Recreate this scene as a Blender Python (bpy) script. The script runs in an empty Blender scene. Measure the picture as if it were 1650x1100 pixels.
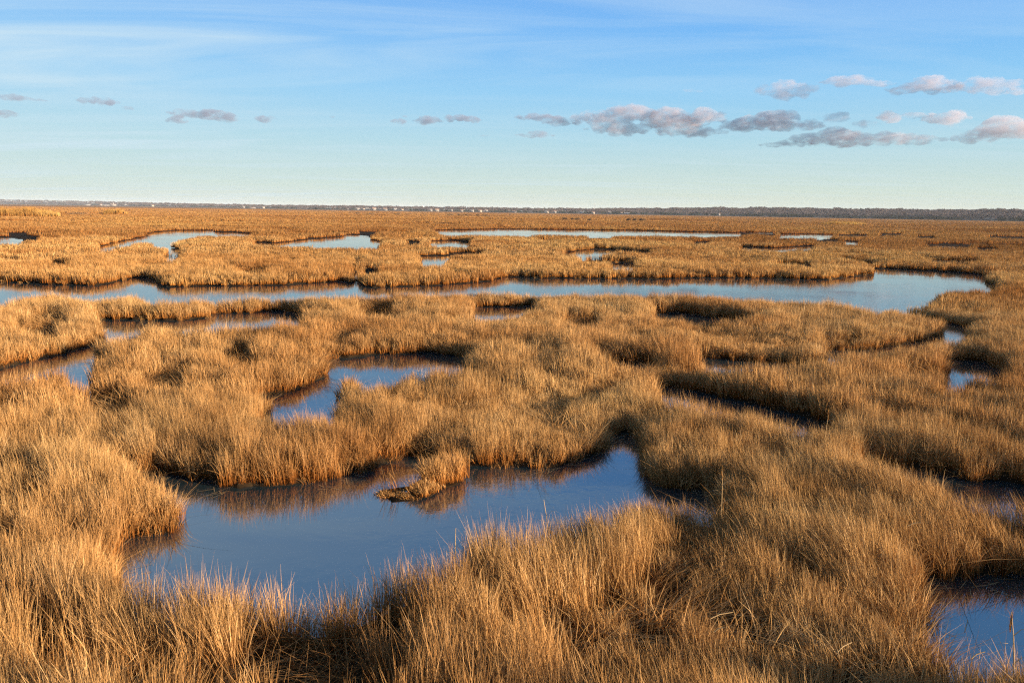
import bpy, math, random
import numpy as np
from mathutils import Matrix, Vector, Euler

# ------------------------------------------------------------------ camera, world, sun, exposure
sc = bpy.context.scene
W0, H0, FPX, HC = 1650.0, 1100.0, 1192.0, 4.0          # photo size, focal length in photo px, camera height
PITCH, ROLL = math.atan(210.0 / 1192.0), math.radians(0.86)
cam = bpy.data.objects.new('camera', bpy.data.cameras.new('camera'))
sc.collection.objects.link(cam); sc.camera = cam
cam.data.sensor_width = 36.0; cam.data.lens = 36.0 * FPX / W0
cam.data.clip_start = 0.05; cam.data.clip_end = 60000
RC = Matrix.Rotation(math.pi / 2 - PITCH, 3, 'X') @ Matrix.Rotation(ROLL, 3, 'Z')
cam.matrix_world = Matrix.Translation((0, 0, HC)) @ RC.to_4x4()
RCn = np.array(RC)

SUN_EL, SUN_AZ = math.radians(11), math.radians(113)   # azimuth clockwise from the view direction
SUN_STRENGTH, SKY_STRENGTH = 5.0, 0.10
sun = bpy.data.objects.new('sun', bpy.data.lights.new('sun', 'SUN'))
sc.collection.objects.link(sun)
sun.data.energy = SUN_STRENGTH; sun.data.angle = math.radians(0.6); sun.data.color = (1.0, 0.78, 0.53)
sd = Vector((math.sin(SUN_AZ) * math.cos(SUN_EL), math.cos(SUN_AZ) * math.cos(SUN_EL), math.sin(SUN_EL)))
sun.rotation_euler = sd.to_track_quat('Z', 'Y').to_euler()
sun.location = (30, -10, 30)

sc.view_settings.view_transform = 'Standard'; sc.view_settings.look = 'None'
sc.view_settings.gamma = 1.0; sc.view_settings.exposure = 1.75; sc.view_settings.use_curve_mapping = False
sc.render.engine = 'CYCLES'
cy = sc.cycles
cy.max_bounces = 4; cy.diffuse_bounces = 2; cy.glossy_bounces = 2; cy.transmission_bounces = 2
cy.use_adaptive_sampling = True; cy.adaptive_threshold = 0.01; cy.debug_use_spatial_splits = False
cy.transparent_max_bounces = 4; cy.volume_bounces = 1; cy.volume_max_steps = 96
cy.use_denoising = False; cy.pixel_filter_type = 'BLACKMAN_HARRIS'; cy.filter_width = 1.25
cy.caustics_reflective = False; cy.caustics_refractive = False
cy.sample_clamp_indirect = 3; cy.sample_clamp_direct = 1.5

def nd(nt, typ, **kw):
    n = nt.nodes.new(typ)
    for k, v in kw.items():
        if k.startswith('i_'):
            key = k[2:]; key = int(key) if key.isdigit() else key.replace('_', ' ')
            n.inputs[key].default_value = v
        else: setattr(n, k, v)
    return n
def ramp(nt, stops, fac=None, interp='LINEAR'):
    r = nt.nodes.new('ShaderNodeValToRGB'); cr = r.color_ramp; cr.interpolation = interp
    while len(cr.elements) > 1: cr.elements.remove(cr.elements[-1])
    cr.elements[0].position = stops[0][0]; cr.elements[0].color = (*stops[0][1], 1)
    for p, c in stops[1:]:
        e = cr.elements.new(p); e.color = (*c, 1)
    if fac is not None: nt.links.new(fac, r.inputs['Fac'])
    return r
def math_n(nt, op, a, b=None, c=None, clamp=False):
    n = nt.nodes.new('ShaderNodeMath'); n.operation = op; n.use_clamp = clamp
    for i, v in enumerate((a, b, c)):
        if v is None: continue
        if isinstance(v, (int, float)): n.inputs[i].default_value = v
        else: nt.links.new(v, n.inputs[i])
    return n.outputs[0]
def mixc(nt, fac, a, b, blend='MIX'):
    n = nt.nodes.new('ShaderNodeMix'); n.data_type = 'RGBA'; n.blend_type = blend; n.clamp_factor = True
    for i, v in ((0, fac), (6, a), (7, b)):
        if isinstance(v, (int, float)): n.inputs[i].default_value = v
        elif isinstance(v, tuple): n.inputs[i].default_value = (*v, 1)
        else: nt.links.new(v, n.inputs[i])
    return n.outputs[2]
def lin(r, g, b):
    f = lambda c: (c / 255 / 12.92) if c / 255 <= 0.04045 else ((c / 255 + 0.055) / 1.055) ** 2.4
    return (f(r), f(g), f(b))

world = bpy.data.worlds.new('World'); sc.world = world; world.use_nodes = True
nt = world.node_tree; nt.nodes.clear()
out = nd(nt, 'ShaderNodeOutputWorld'); bg = nd(nt, 'ShaderNodeBackground'); bg.inputs['Strength'].default_value = 0.315
nt.links.new(bg.outputs[0], out.inputs[0])
sky = nd(nt, 'ShaderNodeTexSky', sky_type='NISHITA', sun_disc=False, sun_elevation=SUN_EL, sun_rotation=SUN_AZ,
         altitude=0, air_density=1.0, dust_density=0.6, ozone_density=1.6)
tc = nd(nt, 'ShaderNodeTexCoord')
sx = nd(nt, 'ShaderNodeSeparateXYZ'); nt.links.new(tc.outputs['Generated'], sx.inputs[0])
el = sx.outputs['Z']
# clear winter sky: pale green-white at the horizon to mid blue overhead
grad = ramp(nt, [(0.0, lin(216, 220, 204)), (0.03, lin(204, 221, 211)), (0.09, lin(174, 214, 229)), (0.15, lin(142, 202, 242)),
                 (0.22, lin(116, 183, 244)), (0.30, lin(96, 163, 240)), (0.55, lin(98, 162, 222)), (0.8, lin(50, 84, 140)), (1.0, lin(36, 66, 118))], el)
skys = nd(nt, 'ShaderNodeVectorMath', operation='SCALE'); skys.inputs['Scale'].default_value = SKY_STRENGTH
nt.links.new(sky.outputs[0], skys.inputs[0])
base = mixc(nt, 0.94, skys.outputs[0], grad.outputs[0])
# thin cirrus: noise on a plane high above, stretched sideways
dv = nd(nt, 'ShaderNodeVectorMath', operation='DIVIDE'); nt.links.new(tc.outputs['Generated'], dv.inputs[0])
cz = nd(nt, 'ShaderNodeCombineXYZ'); elm = math_n(nt, 'MAXIMUM', math_n(nt, 'ADD', el, 0.05), 0.03)
for i in range(3): nt.links.new(elm, cz.inputs[i])
nt.links.new(cz.outputs[0], dv.inputs[1])
mp = nd(nt, 'ShaderNodeMapping'); mp.inputs['Scale'].default_value = (0.22, 0.85, 0.0); mp.inputs['Rotation'].default_value = (0, 0, math.radians(-14))
nt.links.new(dv.outputs[0], mp.inputs['Vector'])
no1 = nd(nt, 'ShaderNodeTexNoise', i_Scale=1.3, i_Detail=7.0, i_Roughness=0.55, i_Distortion=1.6); nt.links.new(mp.outputs[0], no1.inputs['Vector'])
no2 = nd(nt, 'ShaderNodeTexNoise', i_Scale=0.45, i_Detail=2.0); nt.links.new(mp.outputs[0], no2.inputs['Vector'])
c1 = nd(nt, 'ShaderNodeMapRange', i_1=0.42, i_2=0.66); nt.links.new(no1.outputs['Fac'], c1.inputs[0])
c2 = nd(nt, 'ShaderNodeMapRange', i_1=0.34, i_2=0.58); nt.links.new(no2.outputs['Fac'], c2.inputs[0])
side = nd(nt, 'ShaderNodeMapRange', i_1=0.5, i_2=-0.5, i_3=0.35, i_4=1.0); nt.links.new(sx.outputs['X'], side.inputs[0])
cf = math_n(nt, 'MULTIPLY', math_n(nt, 'MULTIPLY', c1.outputs[0], c2.outputs[0]), side.outputs[0])
cirr = mixc(nt, math_n(nt, 'MULTIPLY', cf, 0.70, clamp=True), base, lin(205, 226, 238))
# the sky is a little paler towards the left
veil = nd(nt, 'ShaderNodeMapRange', i_1=0.35, i_2=-0.75, i_3=0.0, i_4=0.24); nt.links.new(sx.outputs['X'], veil.inputs[0])
fin = mixc(nt, veil.outputs[0], cirr, lin(200, 226, 236))
nt.links.new(fin, bg.inputs['Color'])

# ------------------------------------------------------------------ helpers
rng = np.random.default_rng(7)
def link(o): sc.collection.objects.link(o); return o
def tag(o, label=None, cat=None, group=None, kind=None):
    for k, v in (('label', label), ('category', cat), ('group', group), ('kind', kind)):
        if v: o[k] = v
    return o
def ray(px, py):
    d = np.stack([(np.asarray(px, float) - W0 / 2) / FPX, (H0 / 2 - np.asarray(py, float)) / FPX, -np.ones_like(np.asarray(px, float))], -1)
    return d @ RCn.T
def P(px, py, z=0.0):                                   # where the sight line through a photo pixel meets height z
    d = ray(px, py); t = (z - HC) / d[..., 2]
    return d[..., :2] * t[..., None]
def PD(px, py, dist):                                   # a point at a ground distance along a sight line
    d = ray(px, py); h = math.hypot(d[0], d[1])
    return d[0] / h * dist, d[1] / h * dist, HC + d[2] / h * dist
def smooth(a, b, x):
    t = np.clip((x - a) / (b - a), 0, 1); return t * t * (3 - 2 * t)
_perm = np.random.default_rng(3).random((256, 256))
def vnoise(x, y, s=0):
    x = x + s * 17.3; y = y + s * 9.1
    xi = np.floor(x).astype(np.int64); yi = np.floor(y).astype(np.int64); fx = x - xi; fy = y - yi
    fx = fx * fx * (3 - 2 * fx); fy = fy * fy * (3 - 2 * fy)
    g = lambda a, b: _perm[a & 255, b & 255]
    return (g(xi, yi) * (1 - fx) + g(xi + 1, yi) * fx) * (1 - fy) + (g(xi, yi + 1) * (1 - fx) + g(xi + 1, yi + 1) * fx) * fy
def fbm(x, y, f, o=3, s=0):
    v = 0; a = 1; t = 0
    for k in range(o): v = v + a * vnoise(x * f, y * f, s + k); t += a; a *= 0.5; f *= 2.03
    return v / t

# ------------------------------------------------------------------ creeks, pools and bare pans read off the photograph
# points: (x, y, class) in photo pixels; w = water line, g = top of the grass in front, s = half way down a shaded bank
def HG(d):                                              # height of the grass top above water by distance
    return 0.60 + 0.11 * (1 - smooth(6.0, 10.5, d))
def unproj(pts):
    o = []
    for x, y, c in pts:
        if c == 'w': p = P(x, y, 0.02)
        elif c == 's': p = P(x, y, 0.30)
        elif c == 'd': p = P(x, y, 0.50)
        elif c == 'i': p = P(x, y, 0.66)
        elif c == 'e': p = P(x, y, 0.15)
        elif c == 'h': p = P(x, y, 0.58)
        else:
            z = 0.55
            for _ in range(4):
                p = P(x, y, z); z = HG(math.hypot(*p)) * (0.80 + 0.08 * (math.hypot(*p) > 12))
        o.append(p)
    return np.array(o)
def L(cls, *xy): return [(a, b, cls) for a, b in xy]
WATER = []
WATER.append(L('w', (185,752),(205,757),(233,760),(290,763),(340,771),(387,781),(443,781),(500,773),(550,765),(592,755),(597,747),(643,733),(655,732),(676,730),(712,738),(747,747),(783,748),(850,748),(883,750),(933,737),(967,717),(970,703),(983,697),(1017,690),(1030,697),(1043,723),(1047,757),(1050,773),(1075,781),(1115,787),(1162,786)) + L('d', (1168,797),(1110,800))
  + L('g', (1062,800),(1020,806),(950,822),(905,838),(893,852),(850,865),(800,856),(765,862),(705,890),(620,910),(550,935),(520,950),(470,946),(430,938),(360,938),(300,940),(277,950),(266,968),(252,950),(225,930),(195,925),(170,915))
  + L('w', (162,905),(172,890),(178,874),(205,859),(236,855),(268,851),(276,842),(274,832)) + L('e', (262,813),(250,803),(232,790),(212,778),(185,768)))
WATER.append(L('w', (420,640),(470,627),(505,615),(520,605),(522,595),(526,583),(550,575),(603,568),(683,567),(723,570),(760,573))
  + L('i', (752,578),(700,582),(650,590),(600,602),(577,611)) + L('w', (562,628),(556,642),(563,655)) + L('h', (550,661),(500,663),(450,660),(412,650)))
WATER.append(L('w', (-60,615),(10,592),(60,578),(120,561),(165,548),(205,535),(215,540),(192,548),(174,556),(164,565)) + L('h', (155,590),(137,606),(115,604),(95,592),(55,592),(10,600),(-60,625)))
WATER.append(L('w', (155,513),(200,514),(250,515),(300,515),(337,511),(337,503),(400,503),(440,500),(495,503)) + L('h', (490,512),(430,518),(380,519),(340,523),(310,525),(280,520),(235,525),(205,531),(175,538),(155,531)))
WATER.append(L('w', (-80,452),(0,453),(75,457),(150,459),(193,452),(215,446),(250,449),(270,461),(353,460),(467,458),(550,452),(568,455),(571,435),(569,423),(577,420),(582,425),(578,435),(583,460),(600,463),(697,459),(783,453),(810,445),(883,447),(950,448),(1100,448),(1143,447),(1233,447),(1333,450),(1400,442),(1407,436),(1400,430),(1370,426),(1335,419),(1353,417),(1410,425),(1415,432),(1443,433),(1540,438),(1593,443),(1593,453),(1613,463))
  + L('g', (1600,467),(1533,466),(1507,473),(1500,483),(1453,490),(1423,494),(1413,502),(1393,496),(1350,487),(1283,483),(1167,479),(1100,476),(1000,474),(900,472),(833,469),(783,469),(650,474),(550,477),(400,477),(333,481),(250,486),(233,478),(217,472),(187,476),(133,481),(100,474),(33,477),(0,489),(-80,500)))
WATER.append(L('s', (1425,489),(1480,499),(1530,508)) + L('w', (1568,527)) + L('d', (1570,540),(1517,548),(1480,558),(1420,565),(1370,569),(1340,577),(1318,577)) + L('s', (1328,548),(1380,550)) + L('w', (1425,558),(1480,549),(1512,540),(1515,532)) + L('s', (1495,519),(1460,509),(1425,499)))
WATER.append(L('s', (1570,790),(1600,793)) + L('w', (1650,803),(1760,810)) + L('e', (1760,856),(1650,838),(1620,832),(1600,822),(1570,806)))
WATER.append(L('w', (1472,915),(1508,928),(1560,926),(1650,924),(1800,926)) + L('g', (1820,1085),(1700,1055),(1650,1040),(1600,1030),(1560,1020),(1525,1012),(1512,985),(1490,955)))
WATER.append(L('w', (1517,602),(1560,601),(1600,600)) + L('g', (1600,604),(1570,604),(1558,612),(1530,614),(1517,609)) )
WATER.append(L('w', (757,492),(810,494),(868,491)) + L('d', (868,496),(800,509),(757,513)))
WATER.append(L('w', (155,397),(187,390),(207,386),(240,380),(243,375),(283,371),(343,371),(347,374),(410,376)) + L('g', (400,380),(333,379),(300,384),(280,390),(297,397),(288,404),(284,419),(258,419)) + L('w', (268,406)) + L('g', (254,399),(240,389),(217,391),(187,399),(160,404)))
WATER.append(L('w', (-60,380),(0,382),(20,383),(38,387)) + L('g', (35,391),(20,393),(0,391),(-60,389)))
WATER.append(L('w', (407,390),(447,391),(500,385),(550,381),(563,378),(593,380),(600,386),(620,390)) + L('g', (610,400),(550,398),(467,396),(407,395)))
WATER.append(L('w', (693,371),(800,369),(930,370),(1020,371),(1100,373),(1193,375)) + L('d', (1195,380),(1100,380),(1000,379),(860,378),(720,379)))
WATER.append(L('w', (688,388),(730,387),(762,390)) + L('g', (757,397),(737,395),(693,396)))
WATER.append(L('w', (672,412),(723,412),(730,420)) + L('g', (715,427),(675,427)))
WATER.append(L('w', (907,406),(950,402),(980,402)) + L('s', (985,397),(1050,402)) + L('g', (1050,406),(990,405),(977,410),(910,411)))
WATER.append(L('w', (980,426),(1023,425)) + L('g', (1025,431),(983,431)))
WATER.append(L('w', (1255,377),(1300,377),(1345,378)) + L('d', (1340,381),(1300,383),(1255,382)))
WATER.append(L('w', (1190,397),(1243,399),(1313,396)) + L('d', (1313,400),(1243,403),(1193,402)))
WATER.append(L('w', (1360,388),(1384,390)) + L('g', (1384,394),(1360,393)))
PANS = []
def pan(top, bot, ct='s'): PANS.append(L(ct, *top) + L('g', *bot[::-1] if bot[0][0] < bot[-1][0] else bot))
pan([(1120,557),(1167,563),(1233,567),(1287,572),(1330,573)], [(1327,578),(1280,588),(1230,594),(1190,591),(1150,586),(1122,569)])
pan([(1050,600),(1100,604),(1200,625),(1267,640),(1333,662),(1378,674)], [(1367,689),(1287,688),(1193,661),(1133,647),(1100,641),(1065,634),(1047,615)])
pan([(1390,712),(1417,718),(1500,730),(1557,741),(1600,741),(1650,750),(1740,755)], [(1740,815),(1650,800),(1600,803),(1567,795),(1547,778),(1500,758),(1433,744),(1390,726)])
pan([(963,564),(1017,566),(1072,571)], [(1070,579),(1017,581),(968,579)])
pan([(1047,492),(1100,493),(1160,500),(1235,508)], [(1230,513),(1160,512),(1100,509),(1050,505)])
pan([(1530,562),(1585,566),(1636,583)], [(1636,606),(1570,604),(1520,604)])
pan([(1325,541),(1398,543)], [(1410,564),(1340,575)]); pan([(1185,372),(1250,375)], [(1250,378),(1187,376)]); pan([(1350,376),(1400,377)], [(1400,380),(1352,380)])
pan([(915,506),(967,508)], [(965,521),(920,519)]); pan([(580,490),(638,492)], [(636,506),(584,504)]); pan([(1462,588),(1502,592)], [(1500,606),(1468,600)])
pan([(365,553),(406,553)], [(410,582),(393,582),(365,567)])
pan([(233,601),(300,598)], [(300,618),(240,611)])
pan([(140,626),(200,625)], [(203,656),(165,660),(138,646)])
pan([(45,503),(113,503)], [(113,514),(47,514)])
pan([(25,518),(95,518)], [(97,536),(60,536),(27,526)])
pan([(957,396),(1050,402)], [(1050,407),(960,403)])
pan([(933,415),(1023,417)], [(1023,422),(935,420)])
pan([(1493,391),(1563,393)], [(1563,398),(1495,396)]); pan([(1573,397),(1612,398)], [(1612,403),(1575,402)])
pan([(1593,379),(1670,381)], [(1670,384),(1595,382)]); pan([(1418,375),(1453,375)], [(1453,378),(1418,378)])
pan([(1480,379),(1507,380)], [(1507,384),(1480,383)]); pan([(1500,415),(1577,417)], [(1577,422),(1500,421)])
pan([(1313,383),(1353,384)], [(1353,389),(1315,388)]); pan([(1253,418),(1307,422)], [(1307,429),(1260,425)])
pan([(1117,387),(1143,387)], [(1143,392),(1117,392)]); pan([(12,374),(63,378)], [(63,388),(12,384)])
pan([(78,417),(110,418)], [(110,425),(78,425)]); pan([(383,430),(430,431)], [(430,436),(385,436)])
pan([(577,372),(607,373)], [(607,377),(577,377)]); pan([(653,385),(680,386)], [(680,393),(655,392)])
pan([(717,403),(780,403)], [(780,408),(720,408)]); pan([(947,379),(987,379)], [(987,383),(947,383)])
pan([(575,427),(610,427)], [(610,438),(585,440)])
# gaps in the tall grass in front (no bank, only flattened stems)
GAPS = []
def gap(cx, cy, rx, ry): GAPS.append((*P(cx, cy, 0.45), rx, ry))
gap(820,985,0.16,0.40); gap(925,1005,0.26,0.28); gap(1085,965,0.22,0.26); gap(1170,965,0.50,0.24); gap(1410,1048,0.45,0.24)
gap(130,1075,0.55,0.30); gap(330,1075,0.40,0.25); gap(60,1000,0.18,0.3); gap(640,1085,0.22,0.20); gap(40,780,0.30,0.35)
gap(25,650,.8,.4); gap(95,700,.45,.3); gap(180,650,.5,.35); gap(20,740,.4,.3); gap(330,720,.2,.15); gap(250,690,.3,.15); gap(60,880,.25,.2)
gap(1040,905,0.16,0.2); gap(1240,1085,0.22,0.16)

DEEP = [k for k, p in enumerate(PANS) if p[0][:2] in ((1120, 557), (1050, 600), (1390, 712), (1047, 492), (1530, 562), (963, 564))]
WATER += [[(a, b_, 'd' if c == 'g' else c) for a, b_, c in PANS[k]] for k in DEEP]; PANS = [p for k, p in enumerate(PANS) if k not in DEEP]
dpoly = [unproj(p) for p in WATER[-len(DEEP):]]; wpoly = [unproj(p) for p in WATER]; ppoly = [unproj(p) for p in PANS]
# more small pans scattered over the far marsh
for k in range(190):
    r = 110 * math.exp(rng.random() * 1.75); a = rng.uniform(-0.75, 0.75)
    c = np.array([math.sin(a) * r, math.cos(a) * r]); n = 9; s = rng.uniform(0.012, 0.035) * r
    th = np.linspace(0, 2 * math.pi, n, endpoint=False)
    rr = s * rng.uniform(0.55, 1.25, n)
    (ppoly if rng.random() < 0.86 else wpoly).append(c + np.stack([np.cos(th) * rr * rng.uniform(0.9, 2.8), np.sin(th) * rr], -1))

def sdf(x, y, polys, lim=3.0):                          # signed distance, negative inside, cut off at lim
    out_ = np.full(x.shape, lim)
    for pl in polys:
        lo = pl.min(0) - lim; hi = pl.max(0) + lim
        m = np.nonzero((x > lo[0]) & (x < hi[0]) & (y > lo[1]) & (y < hi[1]))[0]
        if len(m) == 0: continue
        px, py = x[m], y[m]; d2 = np.full(len(m), 1e9); ins = np.zeros(len(m), bool)
        n = len(pl)
        for i in range(n):
            a = pl[i]; b = pl[(i + 1) % n]; e = b - a; ll = e @ e + 1e-12
            t = np.clip(((px - a[0]) * e[0] + (py - a[1]) * e[1]) / ll, 0, 1)
            d2 = np.minimum(d2, (px - a[0] - t * e[0]) ** 2 + (py - a[1] - t * e[1]) ** 2)
            c = ((a[1] > py) != (b[1] > py)) & (px < (b[0] - a[0]) * (py - a[1]) / (b[1] - a[1] + 1e-12) + a[0])
            ins ^= c
        d = np.sqrt(d2); d[ins] *= -1
        out_[m] = np.minimum(out_[m], d)
    return out_
def fields(x, y):
    d = np.hypot(x, y); k = 0.13 + 0.013 * np.minimum(d, 60)
    wob = (fbm(x, y, 1.1, 3, 5) - 0.5) * k + (fbm(x, y, 4.5, 2, 8) - 0.5) * 0.14
    sw = sdf(x, y, wpoly) + wob; sp = sdf(x, y, ppoly) + wob
    return sw, sp

# ------------------------------------------------------------------ materials
def new_mat(name):
    m = bpy.data.materials.new(name); m.use_nodes = True; n = m.node_tree; n.nodes.clear()
    o = n.nodes.new('ShaderNodeOutputMaterial'); return m, n, o
def simple_mat(name, col, rough=0.8, var=0.15, scale=3.0, spec=0.3):
    m, n, o = new_mat(name); b = nd(n, 'ShaderNodeBsdfPrincipled'); b.inputs['Roughness'].default_value = rough
    b.inputs['Specular IOR Level'].default_value = spec
    t = nd(n, 'ShaderNodeTexCoord'); z = nd(n, 'ShaderNodeTexNoise', i_Scale=scale, i_Detail=4.0); n.links.new(t.outputs['Object'], z.inputs['Vector'])
    c = ramp(n, [(0.3, tuple(v * (1 - var) for v in col)), (0.7, tuple(min(1, v * (1 + var)) for v in col))], z.outputs['Fac'])
    n.links.new(c.outputs[0], b.inputs['Base Color']); n.links.new(b.outputs[0], o.inputs[0]); return m

def grass_mat(name, far=0.0, shift=(1, 1, 1)):
    m, n, o = new_mat(name)
    at = nd(n, 'ShaderNodeAttribute', attribute_name='blade'); s = nd(n, 'ShaderNodeSeparateColor'); n.links.new(at.outputs['Color'], s.inputs[0])
    mixr = math_n(n, 'ADD', math_n(n, 'MULTIPLY', s.outputs[0], 0.65), math_n(n, 'MULTIPLY', s.outputs[2], 0.35))
    if far: mixr = math_n(n, 'MULTIPLY_ADD', mixr, 0.45, 0.26)
    c = ramp(n, [(0.0, (0.11, 0.056, 0.021)), (0.22, (0.26, 0.148, 0.056)), (0.5, (0.385, 0.236, 0.096)), (0.78, (0.50, 0.33, 0.15)), (1.0, (0.64, 0.47, 0.26))], mixr)
    # stems redder and darker at the foot, deepened to paint in shade; tips bleached
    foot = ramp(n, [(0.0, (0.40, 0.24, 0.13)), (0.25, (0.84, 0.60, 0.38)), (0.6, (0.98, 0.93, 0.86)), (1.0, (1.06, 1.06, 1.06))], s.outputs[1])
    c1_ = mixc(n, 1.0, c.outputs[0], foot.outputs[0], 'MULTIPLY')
    g = nd(n, 'ShaderNodeNewGeometry')
    z1 = nd(n, 'ShaderNodeTexNoise', i_Scale=0.10, i_Detail=5.0, i_Roughness=0.65); n.links.new(g.outputs['Position'], z1.inputs['Vector'])
    z2 = nd(n, 'ShaderNodeTexNoise', i_Scale=0.9, i_Detail=3.0); n.links.new(g.outputs['Position'], z2.inputs['Vector'])
    p1 = ramp(n, [(0.30, (0.68, 0.52, 0.42)), (0.46, (0.92, 0.84, 0.78)), (0.58, (1.0, 1.0, 1.0)), (0.70, (1.14, 1.17, 1.10))], z1.outputs['Fac'])
    z0 = nd(n, 'ShaderNodeTexNoise', i_Scale=0.016, i_Detail=3.0); n.links.new(g.outputs['Position'], z0.inputs['Vector'])
    p0 = ramp(n, [(0.34, (0.74, 0.66, 0.60)), (0.5, (1.0, 0.98, 0.97)), (0.66, (1.08, 1.14, 1.08))], z0.outputs['Fac'])
    p2 = ramp(n, [(0.30, (0.72, 0.68, 0.66)), (0.5, (1.0, 1.0, 1.0)), (0.7, (1.1, 1.1, 1.08))], z2.outputs['Fac'])
    c2_ = mixc(n, 1.0, mixc(n, 1.0, c1_, p1.outputs[0], 'MULTIPLY'), p2.outputs[0], 'MULTIPLY')
    c3_ = mixc(n, 1.0, mixc(n, 1.0, c2_, p0.outputs[0], 'MULTIPLY'), shift, 'MULTIPLY')
    df = nd(n, 'ShaderNodeBsdfDiffuse'); tr = nd(n, 'ShaderNodeBsdfTranslucent'); mx = nd(n, 'ShaderNodeMixShader'); mx.inputs[0].default_value = 0.10
    n.links.new(c3_, df.inputs[0]); n.links.new(c3_, tr.inputs[0]); n.links.new(df.outputs[0], mx.inputs[1]); n.links.new(tr.outputs[0], mx.inputs[2])
    n.links.new(mx.outputs[0], o.inputs[0]); return m
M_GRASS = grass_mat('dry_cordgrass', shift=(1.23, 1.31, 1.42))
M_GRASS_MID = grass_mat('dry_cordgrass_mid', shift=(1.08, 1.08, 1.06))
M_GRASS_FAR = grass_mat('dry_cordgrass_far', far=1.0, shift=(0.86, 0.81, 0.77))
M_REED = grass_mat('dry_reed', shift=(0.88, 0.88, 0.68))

# marsh ground: peat and flattened dead stems; beyond the modelled stems the sheet is the grass mat itself
M_GROUND, n, o = new_mat('marsh_peat')
b = nd(n, 'ShaderNodeBsdfPrincipled'); b.inputs['Roughness'].default_value = 1.0; b.inputs['Specular IOR Level'].default_value = 0.03
g = nd(n, 'ShaderNodeNewGeometry'); at = nd(n, 'ShaderNodeAttribute', attribute_name='turf')
z = nd(n, 'ShaderNodeTexNoise', i_Scale=5.0, i_Detail=6.0, i_Roughness=0.7); n.links.new(g.outputs['Position'], z.inputs['Vector'])
z1 = nd(n, 'ShaderNodeTexNoise', i_Scale=0.012, i_Detail=6.0, i_Roughness=0.7); n.links.new(g.outputs['Position'], z1.inputs['Vector'])
mud = ramp(n, [(0.3, (0.010, 0.007, 0.005)), (0.6, (0.028, 0.018, 0.010)), (0.8, (0.07, 0.045, 0.022))], z.outputs['Fac'])
matc = ramp(n, [(0.30, (0.17, 0.085, 0.038)), (0.46, (0.23, 0.115, 0.048)), (0.58, (0.28, 0.150, 0.060)), (0.72, (0.34, 0.21, 0.085))], z1.outputs['Fac'])
n.links.new(mixc(n, at.outputs['Fac'], mud.outputs[0], matc.outputs[0]), b.inputs['Base Color'])
bp = nd(n, 'ShaderNodeBump', i_Strength=0.8, i_Distance=0.03); n.links.new(z.outputs['Fac'], bp.inputs['Height']); n.links.new(bp.outputs[0], b.inputs['Normal'])
n.links.new(b.outputs[0], o.inputs[0])

M_WATER, n, o = new_mat('still_creek_water')
b = nd(n, 'ShaderNodeBsdfPrincipled'); b.inputs['Base Color'].default_value = (0.014, 0.026, 0.032, 1)
b.inputs['Roughness'].default_value = 0.03; b.inputs['IOR'].default_value = 3.3; b.inputs['Specular IOR Level'].default_value = 0.5
g = nd(n, 'ShaderNodeNewGeometry')
z = nd(n, 'ShaderNodeTexNoise', i_Scale=3.5, i_Detail=4.0, i_Roughness=0.6); n.links.new(g.outputs['Position'], z.inputs['Vector'])
z2 = nd(n, 'ShaderNodeTexNoise', i_Scale=0.18, i_Detail=2.0); n.links.new(g.outputs['Position'], z2.inputs['Vector'])
st = nd(n, 'ShaderNodeMapRange', i_1=0.42, i_2=0.62, i_3=0.015, i_4=0.12); n.links.new(z2.outputs['Fac'], st.inputs[0])
bp = nd(n, 'ShaderNodeBump', i_Distance=0.05); n.links.new(st.outputs[0], bp.inputs['Strength']); n.links.new(z.outputs['Fac'], bp.inputs['Height'])
n.links.new(bp.outputs[0], b.inputs['Normal']); n.links.new(b.outputs[0], o.inputs[0])

# ------------------------------------------------------------------ ground sheet and water
def mesh_from(name, V, F, mat=None, attr=None, smooth_=False):
    me = bpy.data.meshes.new(name)
    if isinstance(F, list) and any(f[-1] == f[-2] for f in F):      # triangles among quads
        me.from_pydata([tuple(map(float, v)) for v in V], [], [tuple(f[:3]) if f[-1] == f[-2] else tuple(f) for f in F])
        if mat: me.materials.append(mat)
        return me
    V = np.asarray(V, np.float32); F = np.asarray(F, np.int32)
    me.vertices.add(len(V)); me.vertices.foreach_set('co', V.ravel())
    k = F.shape[1]
    me.loops.add(F.size); me.loops.foreach_set('vertex_index', F.ravel())
    me.polygons.add(len(F)); me.polygons.foreach_set('loop_start', np.arange(0, F.size, k, dtype=np.int32)); me.polygons.foreach_set('loop_total', np.full(len(F), k, np.int32))
    if smooth_: me.polygons.foreach_set('use_smooth', np.ones(len(F), bool))
    me.update(calc_edges=True)
    if attr is not None:
        for an, av in attr.items():
            if av.ndim == 1: a = me.attributes.new(an, 'FLOAT', 'POINT'); a.data.foreach_set('value', av.astype(np.float32))
            else: a = me.attributes.new(an, 'BYTE_COLOR', 'POINT'); a.data.foreach_set('color', av.astype(np.float32).ravel())
    if mat: me.materials.append(mat)
    return me
def shore(az):                                          # distance of the far shore by bearing (radians)
    xs = np.array([-3.2, -1.0, -0.605, -0.43, -0.23, 0.0, 0.227, 0.43, 0.605, 1.0, 3.2])
    ds = np.array([4500, 4500, 4500, 3000, 1900, 1650, 1500, 1300, 1150, 900, 900])
    return np.interp(az, xs, ds)
front = np.radians(np.linspace(-58, 58, 820)); back = np.radians(np.linspace(58, 302, 74))[1:-1]
AZ = np.concatenate([front, back]); R = np.exp(np.linspace(math.log(1.2), math.log(9000), 900))
A, RR = np.meshgrid(AZ, R, indexing='ij'); X = np.sin(A) * RR; Y = np.cos(A) * RR
x, y = X.ravel(), Y.ravel(); d = RR.ravel()
sw, sp = fields(x, y)
land = 0.09 + 0.05 * (fbm(x, y, 0.7, 3, 2) - 0.5)
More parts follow.
